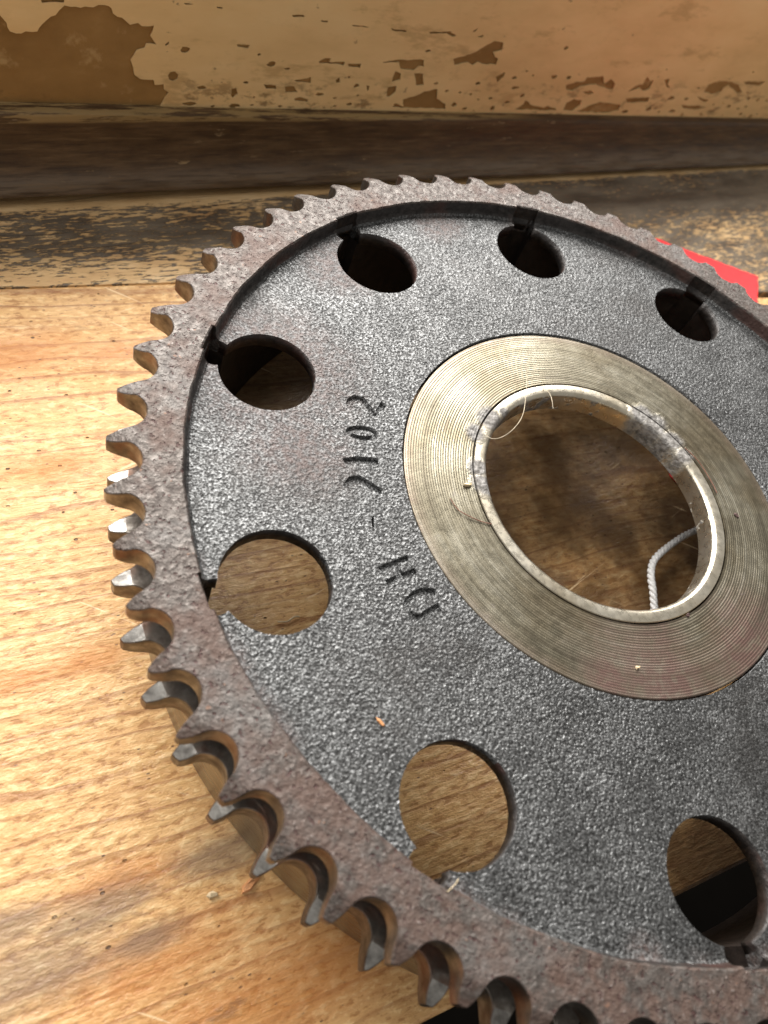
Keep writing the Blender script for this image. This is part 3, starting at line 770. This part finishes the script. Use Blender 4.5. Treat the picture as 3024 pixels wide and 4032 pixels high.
glyphs = [stroke(fine([(-0.576, -0.030), (-0.579, -0.013), (-0.569, -0.001), (-0.556, 0.001), (-0.542, -0.011), (-0.531, -0.020), (-0.519, -0.027), (-0.511, 0.010)]), W_ * 0.8),
          stroke(fine([(-0.549, -0.167), (-0.533, -0.155), (-0.490, -0.139)]), W_),
          stroke(fine([(-0.531, -0.222), (-0.528, -0.203), (-0.515, -0.196), (-0.495, -0.199), (-0.469, -0.205)]), W_ * 0.9),
          stroke(fine([(-0.322, -0.378), (-0.340, -0.381), (-0.356, -0.394), (-0.366, -0.419), (-0.364, -0.434), (-0.351, -0.440), (-0.335, -0.434), (-0.322, -0.418), (-0.308, -0.402)]), W_ * 0.9)]
zc_ = (-0.5355, -0.084); za = math.radians(20)
def ell(a, b): return [(zc_[0] + a * math.cos(k * PI / 12) * math.cos(za) - b * math.sin(k * PI / 12) * math.sin(za), zc_[1] + a * math.cos(k * PI / 12) * math.sin(za) + b * math.sin(k * PI / 12) * math.cos(za)) for k in range(24)]
glyphs.append(stroke(fine([(-0.469, -0.266), (-0.462, -0.288)]), 0.0026))
glyphs += [ell(0.034, 0.0185), ell(0.0225, 0.0065)]
h1a, h1b, h2a, h2b = Vector((-0.432, -0.370)), Vector((-0.383, -0.324)), Vector((-0.413, -0.392)), Vector((-0.364, -0.345))
d = (h1b - h1a).normalized(); nrm = Vector((-d.y, d.x)); w = 0.0060
m1 = h1a.lerp(h1b, 0.5); m2 = h2a.lerp(h2b, 0.5)
H = [h1a + nrm * w, h1b + nrm * w, h1b - nrm * w, m1 + d * w - nrm * w, m2 + d * w + nrm * w, h2b + nrm * w, h2b - nrm * w, h2a - nrm * w, h2a + nrm * w, m2 - d * w + nrm * w, m1 - d * w - nrm * w, h1a - nrm * w]
glyphs.append([(q.x, q.y) for q in H])
holes = [keyhole(i) for i in range(10)]
inner = [(r_ * math.cos(i * 2 * PI / 360), r_ * math.sin(i * 2 * PI / 360)) for i in range(360) for r_ in [0.4565 + 0.0009 * mnoise.noise(Vector((math.cos(i * PI / 180) * 30, math.sin(i * PI / 180) * 30, 0)))]]
def lift(z): return Matrix.Translation((0, 0, z * S))
web = curve_mesh('web_plate', [circle(0.8965, 360), inner] + holes + glyphs, 0.0345, M['web'], lift(ZWEB - 0.01725), wheel, M['edge'])
for pl in web.data.polygons:
    if pl.material_index == 1 and pl.center.to_2d().length < 0.66 * S: pl.material_index = 0
tag(web, 'grainy grey cast web stamped CH 7102')
zf = ZWEB - 0.0075
for nm, (x0, x1, y0, y1) in (('stamp_floor', (-0.60, -0.455, -0.235, 0.025)), ('stamp_floor', (-0.45, -0.295, -0.455, -0.31))):
    n_ = 6
    vv = [(x0 + (x1 - x0) * a_ / n_, y0 + (y1 - y0) * b_ / n_, zf) for a_ in range(n_ + 1) for b_ in range(n_ + 1)]
    ff = [(a_ * (n_ + 1) + b_, (a_ + 1) * (n_ + 1) + b_, (a_ + 1) * (n_ + 1) + b_ + 1, a_ * (n_ + 1) + b_ + 1) for a_ in range(n_) for b_ in range(n_)]
    mesh_obj(nm, vv, ff, M['web'], web)

# hub face: turned grooves as real relief
def lathe(name, prof, mat, parent, n=256, smooth=30, closed=False):
    V, F = [], []; k = len(prof)
    for i in range(n):
        a = i * 2 * PI / n
        for r, z in prof: V.append((r * math.cos(a), r * math.sin(a), z))
    for i in range(n):
        for j in range(k - 1 if not closed else k):
            F.append((i * k + j, ((i + 1) % n) * k + j, ((i + 1) % n) * k + (j + 1) % k, i * k + (j + 1) % k))
    return mesh_obj(name, V, F, mat, parent, None, smooth)
prof = [(0.4530, 0.280), (0.4530, ZHUB - 0.003), (0.4515, ZHUB - 0.0008)]
r = 0.4495
gi = 0
while r > 0.3055:
    step = 0.0054 * (1 + 0.12 * mnoise.noise(Vector((r * 60, 0, 0))))
    amp = 0.00062 * (0.75 + 0.5 * mnoise.noise(Vector((r * 25, 3, 0))))
    for q, hh in ((0.0, 0.0), (0.2, -0.75), (0.4, -1.0), (0.6, -0.75), (0.8, 0.0)):
        prof.append((r - step * q, ZHUB + amp * hh))
    r -= step; gi += 1
prof += [(0.3035, ZHUB), (0.3022, ZHUB - 0.003), (0.3022, 0.275), (0.4530, 0.275)]
lathe('hub_face', prof, M['hub'], wheel, 320, 50)
prof = [(0.2992, 0.277), (0.2992, ZHUB - 0.0015), (0.2978, ZHUB + 0.0006), (0.2890, ZHUB + 0.0010), (0.2790, ZHUB + 0.0008), (0.2760, ZHUB), (0.2712, ZHUB - 0.0042), (0.2700, ZHUB - 0.007), (0.2698, 0.30), (0.2700, 0.279), (0.2720, 0.277)]
lathe('bush', prof, M['bush'], wheel, 256, 28, True)

# ------------------------------------------------------------------ small things
def tube(name, pts, rad, mat, segs=6, parent=None, sub=6, twist=None, taper=False):
    P = [Vector(p) for p in pts]
    Q = []
    n = len(P)
    for i in range(n - 1):
        p0, p1, p2, p3 = P[max(i - 1, 0)], P[i], P[i + 1], P[min(i + 2, n - 1)]
        for j in range(sub):
            t = j / sub
            Q.append(0.5 * ((2 * p1) + (p2 - p0) * t + (2 * p0 - 5 * p1 + 4 * p2 - p3) * t * t + (3 * p1 - p0 - 3 * p2 + p3) * t ** 3))
    Q.append(P[-1])
    if twist:
        off, turns, ph = twist; L = 0; R = []
        up = Vector((0, 0, 1))
        for i, q in enumerate(Q):
            t = (Q[min(i + 1, len(Q) - 1)] - Q[max(i - 1, 0)]).normalized(); a = t.cross(up).normalized(); b = a.cross(t)
            if i: L += (q - Q[i - 1]).length
            an = L * turns * 2 * PI + ph
            R.append(q + a * off * math.cos(an) + b * off * math.sin(an))
        Q = R
    V, F = [], []
    for i, q in enumerate(Q):
        t = (Q[min(i + 1, len(Q) - 1)] - Q[max(i - 1, 0)]).normalized()
        a = t.cross(Vector((0, 0, 1)));  a = a.normalized() if a.length > 1e-6 else Vector((1, 0, 0)); b = a.cross(t)
        rr_ = rad * (1 - 0.75 * i / (len(Q) - 1)) if taper else rad
        for k in range(segs):
            V.append(tuple(q + (a * math.cos(2 * PI * k / segs) + b * math.sin(2 * PI * k / segs)) * rr_))
    for i in range(len(Q) - 1):
        for k in range(segs):
            F.append((i * segs + k, i * segs + (k + 1) % segs, (i + 1) * segs + (k + 1) % segs, (i + 1) * segs + k))
    F.append(tuple(range(segs))); F.append(tuple((len(Q) - 1) * segs + k for k in range(segs))[::-1])
    return mesh_obj(name, V, F, mat, parent, None, 60)

# red card tag with a pinked edge, mostly under the wheel
tl = []
A_, B_, C_, D_ = (0.21, 1.594), (0.768, 1.646), (0.752, 1.452), (0.66, 0.40)
def pink(a, b, n, amp):
    out = []
    dx, dy = b[0] - a[0], b[1] - a[1]; L = math.hypot(dx, dy); nx, ny = -dy / L, dx / L
    for i in range(n):
        s_ = amp * mnoise.noise(Vector((i * 1.7, a[0] * 9, 1))) 
        out.append((a[0] + dx * i / n + nx * s_, a[1] + dy * i / n + ny * s_))
    return out
outline = pink(A_, B_, 34, 0.007) + pink(B_, C_, 6, 0.003) + [D_, (0.47, 0.39), (0.385, 0.46), (0.36, 0.52)]
bm_v = [(x, y, 0.0022 + 0.004 * max(0, y - 1.3)) for x, y in outline] + [(x, y, 0.0036 + 0.004 * max(0, y - 1.3)) for x, y in outline]
k = len(outline)
fc = [tuple(range(k))[::-1], tuple(range(k, 2 * k))] + [(i, (i + 1) % k, k + (i + 1) % k, k + i) for i in range(k)]
M['tag'].node_tree.nodes['Principled BSDF'].inputs['Specular IOR Level'].default_value = 0.15
card = mesh_obj('tag', bm_v, fc, M['tag'])
tag(card, 'bright red card tag sticking out from under the wheel', 'tag')

cord = empty('string', (0.33, 0.1, 0))
tag(cord, 'twisted white cotton string lying inside the bore', 'string')
sp = [(0.60, 0.43, 0.012), (0.520, 0.345, 0.03), (0.445, 0.268, 0.048), (0.385, 0.209, 0.054), (0.335, 0.150, 0.054), (0.306, 0.107, 0.053), (0.297, 0.076, 0.052), (0.298, 0.047, 0.050), (0.306, 0.016, 0.046), (0.318, -0.022, 0.034), (0.335, -0.075, 0.016), (0.37, -0.14, 0.010)]
for j in range(3):
    o = tube('strand', sp, 0.0052, M['string'], 8, None, 10, (0.0048, 22, j * 2 * PI / 3))
    o.parent = cord; o.matrix_parent_inverse = Matrix.Translation(Vector((-0.33, -0.1, 0)) * S)

def fibre(label, pts, rad, mat, name='hair', cat='hair'):
    o = tube(name, pts, rad, mat, 5, None, 8, None, False)
    return tag(o, label, cat)
zh = ZHUB + 0.0022
fibre('pale hair curling over the upper left edge of the bore', [(-0.212, 0.245, zh + 0.001), (-0.2125, 0.200, 0.345), (-0.2135, 0.116, 0.352), (-0.228, 0.066, 0.350), (-0.251, 0.032, 0.346), (-0.270, 0.024, 0.340), (-0.284, 0.034, zh)], 0.0007, M['hair'])
fibre('short pale hair hanging at the top of the bore', [(-0.168, 0.240, zh), (-0.157, 0.212, 0.347), (-0.150, 0.190, 0.350), (-0.144, 0.171, 0.347)], 0.0008, M['hair'])
fibre('thin red brown fibre lying across the hub face', [(-0.330, -0.161, zh), (-0.310, -0.180, zh), (-0.290, -0.187, zh + 0.002), (-0.262, -0.188, zh), (-0.238, -0.186, zh + 0.001)], 0.0010, M['fibre'], 'fibre', 'fibre')
fibre('curved yellow fibre on the plank inside the left hole', [(-0.560, -0.378, 0.004), (-0.541, -0.371, 0.006), (-0.530, -0.356, 0.006), (-0.519, -0.350, 0.004)], 0.0017, M['pale'], 'fibre', 'fibre')
fibre('tiny white fibre caught on the slot corner near the bottom', [(-0.224, -0.860, ZT + 0.001), (-0.214, -0.846, ZT + 0.004), (-0.211, -0.839, ZT + 0.002)], 0.0006, M['pale'], 'fibre', 'fibre')
fibre('thin dark fibre lying on the bush rim at the right', [(0.20, 0.226, zh), (0.235, 0.20, zh + 0.001), (0.268, 0.155, zh), (0.283, 0.125, zh)], 0.0009, M['fibre'], 'fibre', 'fibre')

def flake(label, x, y, z, L, w, ang, mat, name='wood_chip', cat='chip', h=0.003):
    rr2 = random.Random(int((x + 5) * 1000 + (y + 5) * 77)); V = []; a = math.radians(ang)
    o2 = [(-0.5, -0.1), (-0.25, -0.5), (0.15, -0.35), (0.5, -0.15), (0.42, 0.25), (0.05, 0.5), (-0.3, 0.35)]
    for zz in (0.0006, h):
        for i, (u, v) in enumerate(o2):
            u *= L * (1 + rr2.uniform(-.2, .2)); v *= w * (1 + rr2.uniform(-.3, .3))
            if zz == h: u *= 0.8; v *= 0.75
            V.append((x + u * math.cos(a) - v * math.sin(a), y + u * math.sin(a) + v * math.cos(a), z + zz + (0.4 * h * math.sin(i * 2.1) if zz == h else 0)))
    n = 7
    F = [tuple(range(n))[::-1], tuple(range(n, 2 * n))] + [(i, (i + 1) % n, n + (i + 1) % n, n + i) for i in range(n)]
    return tag(mesh_obj(name, V, F, mat), label, cat)
flake('small orange wood chip lying on the grey web below the letters', -0.366, -0.640, ZWEB, 0.020, 0.006, -35, M['chip'])
flake('tan curled wood chip on the left of the hub face', -0.300, -0.113, ZHUB, 0.020, 0.009, 20, M['pale'], h=0.006)
flake('dark grit speck on the lower right of the hub face', 0.203, -0.226, ZHUB, 0.011, 0.008, 50, M['grit'], 'grit_speck', 'speck')
flake('dark grit speck on the right side of the hub face', 0.333, 0.083, ZHUB, 0.016, 0.010, -60, M['grit'], 'grit_speck', 'speck')
flake('pale crumb on the lower part of the hub face', 0.092, -0.382, ZHUB, 0.008, 0.007, 10, M['pale'], 'crumb', 'crumb', 0.005)
flake('brown wood splinter torn from the plank beside the lower left teeth', -0.455, -0.868, 0.0, 0.050, 0.016, 60, M['chip'], 'wood_splinter', 'splinter', 0.008)
flake('pale curl of wood on the plank at the lower left', -0.515, -0.905, 0.0, 0.020, 0.012, 20, M['pale'], 'wood_curl', 'chip', 0.007)
